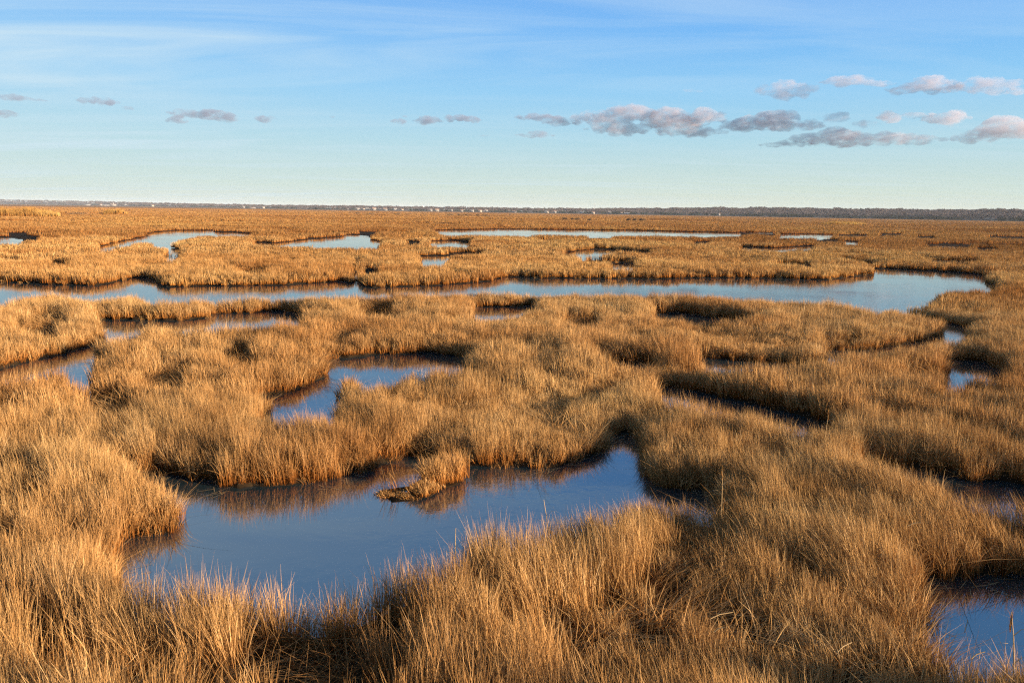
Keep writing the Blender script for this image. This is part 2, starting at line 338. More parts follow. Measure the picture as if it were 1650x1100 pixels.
mat_ = smooth(260, 900, d)
turf = mat_ * smooth(0.0, 1.5, sw) * smooth(0, 1.5, sp)
land = land + turf * (0.32 + 0.18 * (fbm(x, y, 0.05, 3, 4) - 0.5))
zz = -0.25 + (land + 0.25) * smooth(-0.14, 0.05, sw)
zz = np.where(sp < 0.1, np.minimum(zz, 0.025 + (zz - 0.025) * smooth(-0.18, 0.08, sp)), zz)
na, nr = len(AZ), len(R)
V = np.stack([x, y, zz], -1)
i, j = np.meshgrid(np.arange(na), np.arange(nr - 1), indexing='ij'); i2 = (i + 1) % na
F = np.stack([i * nr + j, i * nr + j + 1, i2 * nr + j + 1, i2 * nr + j], -1).reshape(-1, 4)
V = np.vstack([V, [[0, 0, 0.15]]]); turf = np.append(turf, 0.0)
ground = link(bpy.data.objects.new('marsh_ground', mesh_from('marsh_ground', V, F, M_GROUND, {'turf': turf}, True))); tag(ground, 'dark peat of the salt marsh under the dry grass', 'marsh', kind='structure')
th = np.linspace(0, 2 * math.pi, 97)[:-1]
V = [[0, 0, 0]] + [[math.sin(t) * 3000, math.cos(t) * 3000, 0] for t in th]
F = [[0, 1 + (k + 1) % 96, 1 + k] for k in range(96)]
water = link(bpy.data.objects.new('water', mesh_from('water', V, F, M_WATER))); tag(water, 'still blue tidal water in the marsh creeks and pools', 'water', kind='structure')

# ------------------------------------------------------------------ grass stems (every stem is real geometry)
HALF = math.radians(44)
def sector(r0, r1, dens):
    hf = 1.40 if r1 <= 15 else 1.05 if r1 <= 34 else 0.90 if r1 <= 100 else HALF
    n = int(hf * (r1 * r1 - r0 * r0) * dens); a = rng.uniform(-hf, hf, n); r = np.sqrt(rng.uniform(r0 * r0, r1 * r1, n))
    return np.sin(a) * r, np.cos(a) * r
def gapf(x, y):
    v = np.zeros_like(x)
    for cx, cy_, rx, ry in GAPS: v = np.maximum(v, 1 - smooth(0.7, 1.25, np.hypot((x - cx) / rx, (y - cy_) / ry)))
    return v
def zland(x, y, sw): return -0.25 + (0.09 + 0.05 * (fbm(x, y, 0.7, 3, 2) - 0.5) + 0.25) * smooth(-0.14, 0.05, sw)
def stems(tx, ty, tz, h, lx, ly, k, rad, w, spread, levels=3, droop=0.12, hv=0.15, flat=None, seed=0):
    """k stems round every tuft centre; returns vertices, quads and per-vertex (stem random, height, tuft random)"""
    r = np.random.default_rng(seed); N = len(tx); f = np.float32
    rep = lambda v: np.repeat(np.asarray(v, f), k)
    tx, ty, tz, h, lx, ly = map(rep, (tx, ty, tz, h, lx, ly)); tr = np.repeat(r.random(N).astype(f), k); n = N * k
    a = (r.random(n) * 2 * math.pi).astype(f); q = rad * np.sqrt(r.random(n)).astype(f)
    hh = h * np.clip(1 + hv * r.normal(size=n), 0.3, 1.35).astype(f)
    la = a + 1.3 * r.normal(size=n).astype(f); lm = spread * r.random(n).astype(f) * (0.4 + q / rad)
    bent = r.random(n) < droop
    lm = np.where(bent, lm * 1.8 + 0.35 * r.random(n), lm).astype(f); hh = np.where(bent, hh * 0.8, hh)
    ox, oy = np.cos(a) * q, np.sin(a) * q; dx = np.cos(la) * lm + lx; dy = np.sin(la) * lm + ly
    dm = np.minimum(np.hypot(dx, dy), 1.6); fa = (r.random(n) * math.pi).astype(f); ww = w * r.uniform(0.6, 1.35, n).astype(f); pr = r.random(n).astype(f)
    ts = {2: (0, 1), 3: (0, .55, 1), 4: (0, .35, .7, 1)}[levels]; wf = {2: (1, .35), 3: (1, .8, .12), 4: (1, .9, .6, .1)}[levels]
    V = np.empty((n, 2 * levels, 3), f); C = np.ones((n, 2 * levels, 4), f)
    for i, (t, wk) in enumerate(zip(ts, wf)):
        e = t ** 1.7; cx = tx + ox + dx * hh * e; cy_ = ty + oy + dy * hh * e
        cz_ = tz + hh * (t - 0.32 * e * dm) - 0.03
        tw = fa + t * 0.7
        for sg in (0, 1):
            m = (sg * 2 - 1) * ww * wk / 2
            V[:, 2 * i + sg, 0] = cx + np.cos(tw) * m; V[:, 2 * i + sg, 1] = cy_ + np.sin(tw) * m; V[:, 2 * i + sg, 2] = cz_
            C[:, 2 * i + sg, 0] = pr; C[:, 2 * i + sg, 1] = t; C[:, 2 * i + sg, 2] = tr
    b0 = (np.arange(n, dtype=np.int32) * 2 * levels)[:, None]
    F = np.concatenate([b0 + np.array([[2 * i, 2 * i + 1, 2 * i + 3, 2 * i + 2]], np.int32) for i in range(levels - 1)])
    return V.reshape(-1, 3), F, C.reshape(-1, 4)
def join(parts):
    V, F, C = [], [], []; o_ = 0
    for v, f, c in parts: V.append(v); F.append(f + o_); C.append(c); o_ += len(v)
    return np.vstack(V), np.vstack(F), np.vstack(C)
def grass(name, parts, mat, label, cat='grass'):
    V, F, C = join(parts); print(name, len(F))
    return tag(link(bpy.data.objects.new(name, mesh_from(name, V, F, mat, {'blade': C}))), label, cat, kind='stuff')
def tufts(r0, r1, dens, edge, clump=True, pe=0.06):
    x, y = sector(r0, r1, dens); sw, sp = fields(x, y); ok = (sw > edge) & (sp > edge + pe)
    if clump:
        g_ = gapf(x, y); c = fbm(x, y, 2.1, 2, 11); d = np.hypot(x, y)
        thr = 0.43 * (1 - smooth(7.5, 15, d))
        ok &= (g_ < rng.random(len(x)) * 0.9 + 0.05) & (c > thr - 0.08 * rng.random(len(x)))
    x, y, sw, sp = x[ok], y[ok], sw[ok], sp[ok]; d = np.hypot(x, y); n = len(x)
    h = (HG(d) - 0.14) * 1.06
    h = h * (0.80 + 0.40 * fbm(x, y, 0.45, 3, 13)) * (0.62 + 0.74 * fbm(x, y, 2.1, 2, 11)) * rng.uniform(0.9, 1.1, n)
    h *= 0.78 + 0.22 * smooth(-0.05, 0.55, np.minimum(sw, sp + 0.15))
    h *= 1 + 0.24 * np.exp(-(np.maximum(sdf(x, y, dpoly), 0) / 0.7) ** 2)      # creek-edge grass grows taller along the narrow gullies
    wx_, wy_ = x + 1.5 * fbm(x, y, 0.4, 2, 43), y + 1.5 * fbm(x, y, 0.4, 2, 47)
    val = 1 - smooth(0.0, 0.075, np.abs(fbm(wx_, wy_, 0.16, 2, 37) - 0.5)); val = val * smooth(0.42, 0.6, fbm(x, y, 0.2, 2, 39))
    val2 = (1 - smooth(0.0, 0.06, np.abs(fbm(x * .6, y * 1.5, 0.06, 3, 57) - 0.5))) * smooth(45, 90, np.hypot(x, y))
    h *= (1 - 0.48 * val) * (1 - 0.62 * val2)
    # combed by the wind, most of all on the right of the foreground, where it leans to the left
    wl = 0.06 + 0.12 * smooth(-1, 3, x) * (1 - smooth(9, 20, d))
    lx = -wl * (0.3 + 1.2 * fbm(x, y, 0.8, 2, 19)) + rng.normal(0, 0.07, n) + 0.22 * (fbm(x, y, 1.2, 2, 23) - 0.5)
    ly = rng.normal(0, 0.07, n) + 0.26 * (fbm(x, y, 1.2, 2, 29) - 0.5)
    return x, y, zland(x, y, sw), h, lx, ly
t = tufts(1.6, 15, 66, -0.03)
parts = [stems(*t, 52, 0.10, 0.0050, 0.30, 4, 0.11, seed=1)]
def fringe(r0, r1, dens, k, w, seed):
    x, y = sector(r0, r1, dens); sw, sp = fields(x, y); ok = (sw > -0.04) & (sw < 0.30); x, y, sw = x[ok], y[ok], sw[ok]; n = len(x)
    e = 0.05; s1, _ = fields(x + e, y); s2, _ = fields(x, y + e); gx, gy = (s1 - sw) / e, (s2 - sw) / e; gl = np.hypot(gx, gy) + 1e-6
    o = 0.28 * (1 - smooth(0, 0.3, sw)); h = (HG(np.hypot(x, y)) - 0.14) * rng.uniform(0.35, 0.85, n)
    return stems(x, y, zland(x, y, sw), h, -gx / gl * o + rng.normal(0, .12, n), -gy / gl * o + rng.normal(0, .12, n), k, 0.10, w, 0.5, 3, 0.25, seed=seed)
parts.append(fringe(3, 15, 60, 30, 0.0062, 14))
t2 = tufts(1.6, 15, 17, -0.03); parts.append(stems(t2[0], t2[1], t2[2], t2[3] * 0.45, t2[4] * 2, t2[5] * 2, 16, 0.14, 0.0060, 1.1, 4, 0.5, seed=12))
# flattened stems in the gaps
x, y = sector(2.5, 30, 26); sw, sp = fields(x, y); c = fbm(x, y, 2.1, 2, 11)
ok = (sw > 0.05) & (((gapf(x, y) > 0.3)) | (c < 0.36) | ((sp < 0.10) & (sp > -0.1)) | (rng.random(len(x)) < 0.03)); x, y, sw = x[ok], y[ok], sw[ok]; n_ = len(x)
an = fbm(x, y, 0.5, 2, 31) * 9
flat = stems(x, y, zland(x, y, sw), np.full(n_, 0.5), 0.7 * np.cos(an), 0.7 * np.sin(an), 20, 0.16, 0.0066, 1.5, 4, 0.3, seed=2)
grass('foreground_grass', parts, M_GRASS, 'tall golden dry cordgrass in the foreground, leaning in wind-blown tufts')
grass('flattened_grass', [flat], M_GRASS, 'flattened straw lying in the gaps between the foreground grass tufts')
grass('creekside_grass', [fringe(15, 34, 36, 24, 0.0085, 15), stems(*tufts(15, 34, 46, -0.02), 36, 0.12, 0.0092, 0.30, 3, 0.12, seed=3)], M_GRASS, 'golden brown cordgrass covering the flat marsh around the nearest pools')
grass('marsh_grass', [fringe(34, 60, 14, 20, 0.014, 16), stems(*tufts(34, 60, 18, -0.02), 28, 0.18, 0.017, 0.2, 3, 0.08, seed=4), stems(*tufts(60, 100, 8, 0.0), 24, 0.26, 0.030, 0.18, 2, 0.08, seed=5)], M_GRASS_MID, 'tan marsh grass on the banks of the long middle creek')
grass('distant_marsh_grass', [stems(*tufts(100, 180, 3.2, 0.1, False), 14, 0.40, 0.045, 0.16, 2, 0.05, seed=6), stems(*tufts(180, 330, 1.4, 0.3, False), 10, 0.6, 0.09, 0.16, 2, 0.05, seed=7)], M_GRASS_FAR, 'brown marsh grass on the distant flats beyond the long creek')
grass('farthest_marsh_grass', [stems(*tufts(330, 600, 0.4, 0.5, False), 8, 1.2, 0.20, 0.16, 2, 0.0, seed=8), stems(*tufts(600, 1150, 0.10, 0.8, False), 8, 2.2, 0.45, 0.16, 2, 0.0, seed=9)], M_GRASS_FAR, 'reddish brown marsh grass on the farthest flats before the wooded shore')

# reed beds far out on the left, taller and yellower than the marsh grass
def reed_bed(px0, px1, py, hgt, depth, w, label, n, seed):
    a0, a1 = P(px0, py), P(px1, py); r = np.random.default_rng(seed)
    u = r.random(n); q = a0 + (a1 - a0) * u[:, None]; k = 1 + depth * r.random(n) / np.hypot(q[:, 0], q[:, 1]); q = q * k[:, None]
    e = smooth(0, 0.3, u) * smooth(1, 0.7, u)
    hh = hgt * (0.55 + 0.45 * e) * (0.45 + 0.9 * fbm(q[:, 0], q[:, 1], 0.35, 3, 41))
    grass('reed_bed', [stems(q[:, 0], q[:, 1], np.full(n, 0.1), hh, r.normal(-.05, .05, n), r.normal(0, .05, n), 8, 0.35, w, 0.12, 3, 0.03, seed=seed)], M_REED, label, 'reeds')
reed_bed(-60, 97, 351, 2.3, 40, 0.07, 'tall yellow reed bed at the far left edge of the marsh', 5200, 51)
reed_bed(168, 205, 346.5, 2.0, 30, 0.10, 'small stand of yellow reeds right of the long reed bed', 1300, 52)
reed_bed(1322, 1395, 363.5, 1.3, 45, 0.12, 'low greenish yellow reed stand on the distant right flats', 1500, 53)

# ------------------------------------------------------------------ tussock in the pool, stalks and broken stems
def empty(name, loc, rz=0):
    e = link(bpy.data.objects.new(name, None)); e.location = loc; e.rotation_euler = (0, 0, rz); e.empty_display_size = 0.3; return e
def part(name, V, F, m, parent, attr=None, sm=False):
    o_ = link(bpy.data.objects.new(name, mesh_from(name, V, F, m, attr, sm))); o_.parent = parent; return o_
M_MUD = simple_mat('wet_mud', (0.018, 0.011, 0.006), 1.0, 0.4, 9, 0.03)
M_STRAW = simple_mat('pale_straw', (0.34, 0.23, 0.11), 0.7, 0.15, 30)
M_PLUME = simple_mat('reed_plume', (0.40, 0.28, 0.14), 0.9, 0.3, 40)
isl = np.array([P(a, b_, 0.02) for a, b_ in [(612,791),(620,798),(632,808),(660,806),(680,803),(696,798),(712,787),(735,780),(748,774),(744,766),(715,762),(684,764),(672,772),(655,779),(636,785),(620,787)]])
ctr = isl.mean(0); ts = empty('grass_tussock', (ctr[0], ctr[1], 0)); tag(ts, 'small grass tussock island with low stubble on its left, standing alone in the pool', 'tussock')
rings = [(1.0, -0.12), (0.9, 0.0), (0.75, 0.008), (0.5, 0.015), (0.15, 0.02)]; n_ = len(isl); V = []; F = []
ax = np.array([P(a, b_, 0.02) for a, b_ in [(614,791),(632,798),(660,793),(690,784),(715,776),(742,771)]])
near = np.array([ax[np.argmin(((ax - q) ** 2).sum(1))] for q in isl])
for k, (f_, z_) in enumerate(rings):
    q = near + (isl - near) * f_; V += [[a - ctr[0], b_ - ctr[1], z_ + 0.012 * math.sin(i * 2.7 + k)] for i, (a, b_) in enumerate(q)]
F = [[k * n_ + i, k * n_ + (i + 1) % n_, (k + 1) * n_ + (i + 1) % n_, (k + 1) * n_ + i] for k in range(len(rings) - 1) for i in range(n_)]
part('mud_base', V, F, M_MUD, ts, sm=False)
rs = np.random.default_rng(5)
def along(px0, py0, px1, py1, n, wid):
    a = P(px0, py0, 0.03) - ctr; b_ = P(px1, py1, 0.03) - ctr; u = rs.random(n); q = a + (b_ - a) * u[:, None]; q += rs.normal(0, wid, (n, 2)); return q
q = np.vstack([along(688, 780, 738, 770, 120, 0.06), along(668, 795, 700, 786, 60, 0.07)])
hh = np.r_[rs.uniform(0.26, 0.44, 120), rs.uniform(0.06, 0.18, 60)]
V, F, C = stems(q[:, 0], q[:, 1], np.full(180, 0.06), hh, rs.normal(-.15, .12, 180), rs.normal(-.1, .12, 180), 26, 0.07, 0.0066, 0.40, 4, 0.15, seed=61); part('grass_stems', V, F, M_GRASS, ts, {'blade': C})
q = along(612, 792, 672, 796, 130, 0.06); q2 = along(622, 793, 640, 792, 7, 0.03)
V, F, C = join([stems(q[:, 0], q[:, 1], np.full(130, 0.02), rs.uniform(.03, .10, 130), rs.normal(-.3, .3, 130), rs.normal(-.2, .2, 130), 16, 0.06, 0.007, 0.8, 4, 0.3, seed=62),
                stems(q2[:, 0], q2[:, 1], np.full(7, 0.05), rs.uniform(.3, .42, 7), rs.normal(-.25, .1, 7), rs.normal(0, .1, 7), 4, 0.03, 0.006, 0.2, 4, 0.1, seed=63)])
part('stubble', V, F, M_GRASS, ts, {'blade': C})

def tube(pts, rad, sides=5):
    pts = np.array(pts, float); V = []; F = []
    for i, p in enumerate(pts):
        t_ = pts[min(i + 1, len(pts) - 1)] - pts[max(i - 1, 0)]; t_ /= np.linalg.norm(t_)
        u = np.cross(t_, [0.3, 1, 0.1]); u /= np.linalg.norm(u); v = np.cross(t_, u)
        for k in range(sides):
            a = 2 * math.pi * k / sides; V.append(p + rad[i] * (math.cos(a) * u + math.sin(a) * v))
        if i:
            for k in range(sides): F.append([(i - 1) * sides + k, (i - 1) * sides + (k + 1) % sides, i * sides + (k + 1) % sides, i * sides + k])
    return np.array(V), F
def stalk(px, py_top, py_base, lean, label, plume=True):
    b_ = P(px, py_base, 0.5); dd = math.hypot(*b_); top = PD(px, py_top, dd)[2]
    e = empty('reed_stalk', (b_[0], b_[1], 0.08)); hh = top - 0.08; tag(e, label, 'reed stalk', 'tall single stalks')
    pts = [(lean * t_ ** 2 * 0.3, 0.02 * t_, hh * t_) for t_ in (0, .25, .5, .75, 1)]
    V, F = tube(pts, [.006, .0055, .005, .004, .0025]); part('stem', V, F, M_STRAW, e)
    for k in range(3):
        t_ = 0.45 + 0.15 * k; z0 = hh * t_; s_ = (-1) ** k; x0 = lean * t_ ** 2 * .3
        V = [];
        for i, u in enumerate((0, .4, .75, 1)):
            for sg in (-1, 1): V.append((x0 + s_ * 0.14 * u, 0.02 * t_ + sg * 0.006 * (1 - u * .9), z0 + 0.20 * u - 0.16 * u * u))
        part('leaf', V, [[2 * i, 2 * i + 1, 2 * i + 3, 2 * i + 2] for i in range(3)], M_STRAW, e)
    if plume:
        V, F, C = stems(np.full(6, lean * .27), np.full(6, .02), np.linspace(hh * .82, hh * .96, 6), np.full(6, .10), np.full(6, lean * .3), np.zeros(6), 4, .006, .005, .35, 3, 0, seed=int(px)); part('plume', V, F, M_REED, e, {'blade': C})
stalk(886, 806, 850, -.25, 'single pale stalk sticking up beside the pool edge in the foreground', False)
stalk(1164, 757, 805, -.05, 'tall pale stalk in front of the dark creek bank, right of centre')
stalk(733, 852, 905, .02, 'thin stalk rising above the near edge of the pool, left of the pale one', False)
stalk(1330, 660, 700, .1, 'stalk standing before the long dark creek on the right')
stalk(1640, 985, 1060, -.3, 'leaning stalk over the pool in the lower right corner')
for px, py, an_, ln_, lb in [(1164,988,0.1,.19,'pale broken stem lying flat above a dark gap in the foreground grass'), (1160,1011,-.3,.08,'tiny broken stem just below the longer one in the dark gap'),
                        (1577,1052,.05,.10,'short pale broken stem near the lower right pool'), (1474,842,-.2,.12,'broken stem caught on the grass tops on the right'), (1362,1039,.35,.13,'slanting broken stem at the bottom of the picture')]:
    x0, y0 = P(px, py, 0.62); o_ = Vector((x0, y0, 0.62)); V, F = tube([(-ln_ / 2, 0, -.05), (-ln_ * .1, .008, -.012), (ln_ / 2, .0, .02)], [.004, .0045, .003]); e = link(bpy.data.objects.new('broken_stem', mesh_from('broken_stem', V, F, M_STRAW)))
    e.location = o_; e.rotation_euler = (0, .1, an_); tag(e, lb, 'broken stem', 'broken stems')

# ------------------------------------------------------------------ far shore: low hills, woods, houses, masts
PXS = np.array([-400, 0, 275, 412, 550, 700, 825, 960, 1100, 1240, 1375, 1500, 1650, 2100]); HH = np.array([16, 16, 7, 4.5, 3.5, 4.0, 3.5, 4.5, 8.5, 10.5, 10, 9, 10, 10])
AZS = np.array([math.atan2(*ray(a, 345)[:2]) for a in PXS])
def hillz(az, r):
    h = np.interp(az, AZS, HH) * (0.85 + 0.3 * fbm(az * 60, az * 0 + 3, 1.0, 3, 71))
    return 0.35 + h * smooth(0, 330, r - shore(az))
az = np.linspace(-0.85, 0.85, 500); rr_ = np.array([-8, 0, 40, 80, 130, 190, 260, 340, 500, 900, 1500]); A, D = np.meshgrid(az, rr_, indexing='ij'); R_ = shore(A) + D
Z = hillz(A, R_); Z[:, 0] = -0.2; nr = len(rr_)
i, j = np.meshgrid(np.arange(499), np.arange(nr - 1), indexing='ij')
M_HILL = simple_mat('leaf_litter_slope', (0.07, 0.055, 0.04), 0.95, 0.3, 0.02)
tag(link(bpy.data.objects.new('low_hills', mesh_from('low_hills', np.stack([np.sin(A) * R_, np.cos(A) * R_, Z], -1).reshape(-1, 3), np.stack([i * nr + j, i * nr + j + 1, (i + 1) * nr + j + 1, (i + 1) * nr + j], -1).reshape(-1, 4), M_HILL, None, True))), 'low slope of the far shore behind the marsh', 'hills', kind='structure')

def leafy(name, cols):
    m, n, o = new_mat(name); at = nd(n, 'ShaderNodeAttribute', attribute_name='blade'); s_ = nd(n, 'ShaderNodeSeparateColor'); n.links.new(at.outputs['Color'], s_.inputs[0]); oi = nd(n, 'ShaderNodeObjectInfo')
    c = ramp(n, cols, math_n(n, 'ADD', math_n(n, 'MULTIPLY', s_.outputs[0], .5), math_n(n, 'MULTIPLY', oi.outputs['Random'], .5)))
    b = nd(n, 'ShaderNodeBsdfDiffuse'); n.links.new(c.outputs[0], b.inputs[0]); n.links.new(b.outputs[0], o.inputs[0]); return m
M_BARE = leafy('bare_twigs', [(0, (0.035, 0.033, 0.04)), (.5, (0.10, 0.083, 0.088)), (1, (0.20, 0.16, 0.15))])
M_PINE = leafy('pine_needles', [(0, (0.012, 0.02, 0.013)), (1, (0.04, 0.055, 0.03))])
def tree_mesh(seed, kind):
    r = np.random.default_rng(seed); V = []; F = []; H = 9.0
    v, f = tube([(0, 0, -.5), (.1, 0, 2), (.15, .1, 4.5)], [.2, .16, .08], 4); V.append(v); F += f; off = len(v)
    for k in range(6):
        a = r.random() * 6.28; z0 = r.uniform(1.5, 4); l = r.uniform(1.5, 3.2); v, f = tube([(0.1, 0, z0), (math.cos(a) * l * .5, math.sin(a) * l * .5, z0 + l * .6), (math.cos(a) * l, math.sin(a) * l, z0 + l * 1.1)], [.09, .06, .03], 3)
        V.append(v); F += [[q + off for q in g] for g in f]; off += len(v)
    lobes = [(r.normal(0, 1.5), r.normal(0, 1.5), r.uniform(4.2, 7.2), r.uniform(1.1, 2.1)) for _ in range(7)] if kind != 'pine' else [(r.normal(0, .5), r.normal(0, .5), 2.2 + k, 2.6 - k * .3) for k in range(7)]
    n = 300
    for q in range(n):
        lx_, ly_, lz_, lr = lobes[r.integers(7)]; d_ = r.normal(size=3); d_ = d_ / np.linalg.norm(d_) * r.random() ** .4 * lr; c = np.array([lx_, ly_, lz_]) + d_ * (1, 1, .8)
        s_ = r.uniform(.22, .5); u = r.normal(size=3); u /= np.linalg.norm(u); w = np.cross(u, r.normal(size=3)); w /= np.linalg.norm(w)
        V.append(np.array([c - u * s_, c - w * s_ * .6, c + u * s_, c + w * s_ * .6])); F.append([off, off + 1, off + 2, off + 3]); off += 4
    V = np.vstack(V); C = np.ones((len(V), 4)); C[:, 0] = np.repeat(r.random(len(V) // 4 + 1), 4)[:len(V)]; return V, F, C
def scatter(name, coll, nvar, pos, rot, scl, label, cat):
    n = len(pos); me = bpy.data.meshes.new(name); me.vertices.add(n); me.vertices.foreach_set('co', np.asarray(pos, np.float32).ravel())
    for an, av in (('rot', rot), ('scl', scl)):
        a = me.attributes.new(an, 'FLOAT_VECTOR', 'POINT'); a.data.foreach_set('vector', np.asarray(av, np.float32).ravel())
    a = me.attributes.new('idx', 'INT', 'POINT'); a.data.foreach_set('value', rng.integers(0, nvar, n).astype(np.int32))
    ob = link(bpy.data.objects.new(name, me)); ng = bpy.data.node_groups.new(name, 'GeometryNodeTree')
    ng.interface.new_socket('Geometry', in_out='INPUT', socket_type='NodeSocketGeometry'); ng.interface.new_socket('Geometry', in_out='OUTPUT', socket_type='NodeSocketGeometry')
    gi = ng.nodes.new('NodeGroupInput'); go = ng.nodes.new('NodeGroupOutput'); ip = ng.nodes.new('GeometryNodeInstanceOnPoints')
    ci = ng.nodes.new('GeometryNodeCollectionInfo'); ci.inputs['Collection'].default_value = coll; ci.inputs['Separate Children'].default_value = True; ci.inputs['Reset Children'].default_value = True
    def attr(an, dt):
        q = ng.nodes.new('GeometryNodeInputNamedAttribute'); q.data_type = dt; q.inputs['Name'].default_value = an; return q.outputs[0]
    e2r = ng.nodes.new('FunctionNodeEulerToRotation'); ln = ng.links.new
    ln(gi.outputs[0], ip.inputs['Points']); ln(ci.outputs[0], ip.inputs['Instance']); ip.inputs['Pick Instance'].default_value = True
    ln(attr('idx', 'INT'), ip.inputs['Instance Index']); ln(attr('rot', 'FLOAT_VECTOR'), e2r.inputs[0]); ln(e2r.outputs[0], ip.inputs['Rotation']); ln(attr('scl', 'FLOAT_VECTOR'), ip.inputs['Scale'])
    ln(ip.outputs[0], go.inputs[0]); ob.modifiers.new('scatter', 'NODES').node_group = ng
    return tag(ob, label, cat, kind='stuff')
def protos(name, kinds, mat, s0):
    c = bpy.data.collections.new(name)
    for k, kd in enumerate(kinds):
        V, F, C = tree_mesh(s0 + k, kd); c.objects.link(bpy.data.objects.new(f'{name}_{k:02d}', mesh_from(name, V, F, mat, {'blade': C})))
    return c
cB = protos('bare_tree', ['bare'] * 6, M_BARE, 200); cP = protos('pine_tree', ['pine'] * 3 + ['bare'], M_PINE, 220)
# houses: photo x, width in px, metres behind the shore line, height factor, label
HOUSES = [(142,7,10,.7,'low'), (164,3,10,1,''), (172,8,20,.6,'low'), (184,7,10,1.1,'tower'), (204,3,20,1,''), (247,3,15,1,''), (393,3,10,1,''), (408,7,10,.6,'low'), (425,3,10,1,''),
          (560,3,20,1,''), (577,5,20,1,''), (586,4,60,1,''), (592,5,20,1,''), (603,6,15,1.2,''), (612,4,25,1,''), (621,6,20,1,''), (637,5,30,1,''), (648,4,30,1,''), (694,5,20,1,''), (704,6,10,1,''), (728,3,20,1,''), (744,4,20,1,''),
          (760,6,15,1,''), (774,5,8,1,''), (784,4,14,1,''), (829,7,8,.9,'low'), (882,4,70,1,''), (894,4,80,1,''), (937,4,60,1,''), (956,4,6,1,''), (982,5,90,1,''), (1001,3,8,1,''), (1010,8,8,.7,'low'), (1158,4,60,1,''), (1594,6,10,.8,'low'), (1603,5,12,.8,'')]
hz_ = []
def tree_pos(n, r, dmax, p=1.0):
    a = r.uniform(-0.72, 0.72, n); d_ = dmax * r.random(n) ** p; return a, d_
def woods(name, coll, nv, n, seed, dmin, dmax, p, smin, smax, label, thr=0.0):
    r = np.random.default_rng(seed); a = r.uniform(-0.72, 0.72, n); a = np.concatenate([a, r.uniform(0.1, 0.72, n // 2)]); d_ = dmin + (dmax - dmin) * r.random(len(a)) ** p
    keep = fbm(a * 90, d_ * 0.02, 1.0, 2, seed) > thr
    for hx, hw, hd, hf, kd in HOUSES:
        ha = math.atan2(*ray(hx, 345)[:2]); keep &= ~((np.abs(a - ha) < (hw / 2 + 1.5) / 1192) & (d_ < hd + 22))
    a, d_ = a[keep], d_[keep]; R_ = shore(a) + d_; n2 = len(a); print(name, n2)
    far = np.clip(shore(a) / 1400, 1, 2.2); s_ = r.uniform(smin, smax, n2) * (0.75 + 0.6 * fbm(a * 160, d_ * .02, 1.0, 2, seed + 9))
    scatter(name, coll, nv, np.stack([np.sin(a) * R_, np.cos(a) * R_, hillz(a, R_)], -1), np.stack([0 * a, 0 * a, r.uniform(0, 6.28, n2)], -1), np.stack([s_ * 1.1 * far ** .5, s_ * 1.1 * far ** .5, s_], -1), label, 'woods')
woods('bare_woods', cB, 6, 6500, 301, 12, 400, 0.8, .6, 1.2, 'grey brown leafless woods along the far shore')
woods('evergreen_woods', cP, 4, 1500, 302, 200, 420, 0.8, .6, 1.0, 'dark evergreen woods on the ridge of the far shore', 0.45)
woods('shore_thicket', cP, 4, 2600, 303, 2, 16, 1.0, .32, .6, 'dark thicket along the foot of the far shore', 0.40)

M_WH = [simple_mat('white_siding', (.24, .235, .23), .7, .05), simple_mat('grey_shingle', (.28, .27, .26), .8, .08), simple_mat('cream_siding', (.46, .40, .33), .7, .05)]
M_RF = [simple_mat('grey_roof', (.16, .15, .15), .8, .1), simple_mat('brown_roof', (.20, .13, .10), .8, .1)]
M_GL = simple_mat('window_glass', (.03, .04, .05), .1, .1, spec=.6); M_ST = simple_mat('galvanised_steel', (.30, .30, .31), .5, .1); M_BR = simple_mat('chimney_brick', (.25, .11, .08), .9, .2)
def box(x0, x1, y0, y1, z0, z1):
    V = [(x, y, z) for z in (z0, z1) for y in (y0, y1) for x in (x0, x1)]
    return V, [[0, 2, 3, 1], [4, 5, 7, 6], [0, 1, 5, 4], [2, 6, 7, 3], [0, 4, 6, 2], [1, 3, 7, 5]]
def boxes(bs):
    V, F = [], []
    for b_ in bs:
        v, f = box(*b_); F += [[q + len(V) for q in g] for g in f]; V += v
    return V, F
def near_of(hx):
    k = sorted((abs(h[0] - hx), h[0]) for h in HOUSES)[1]; return k
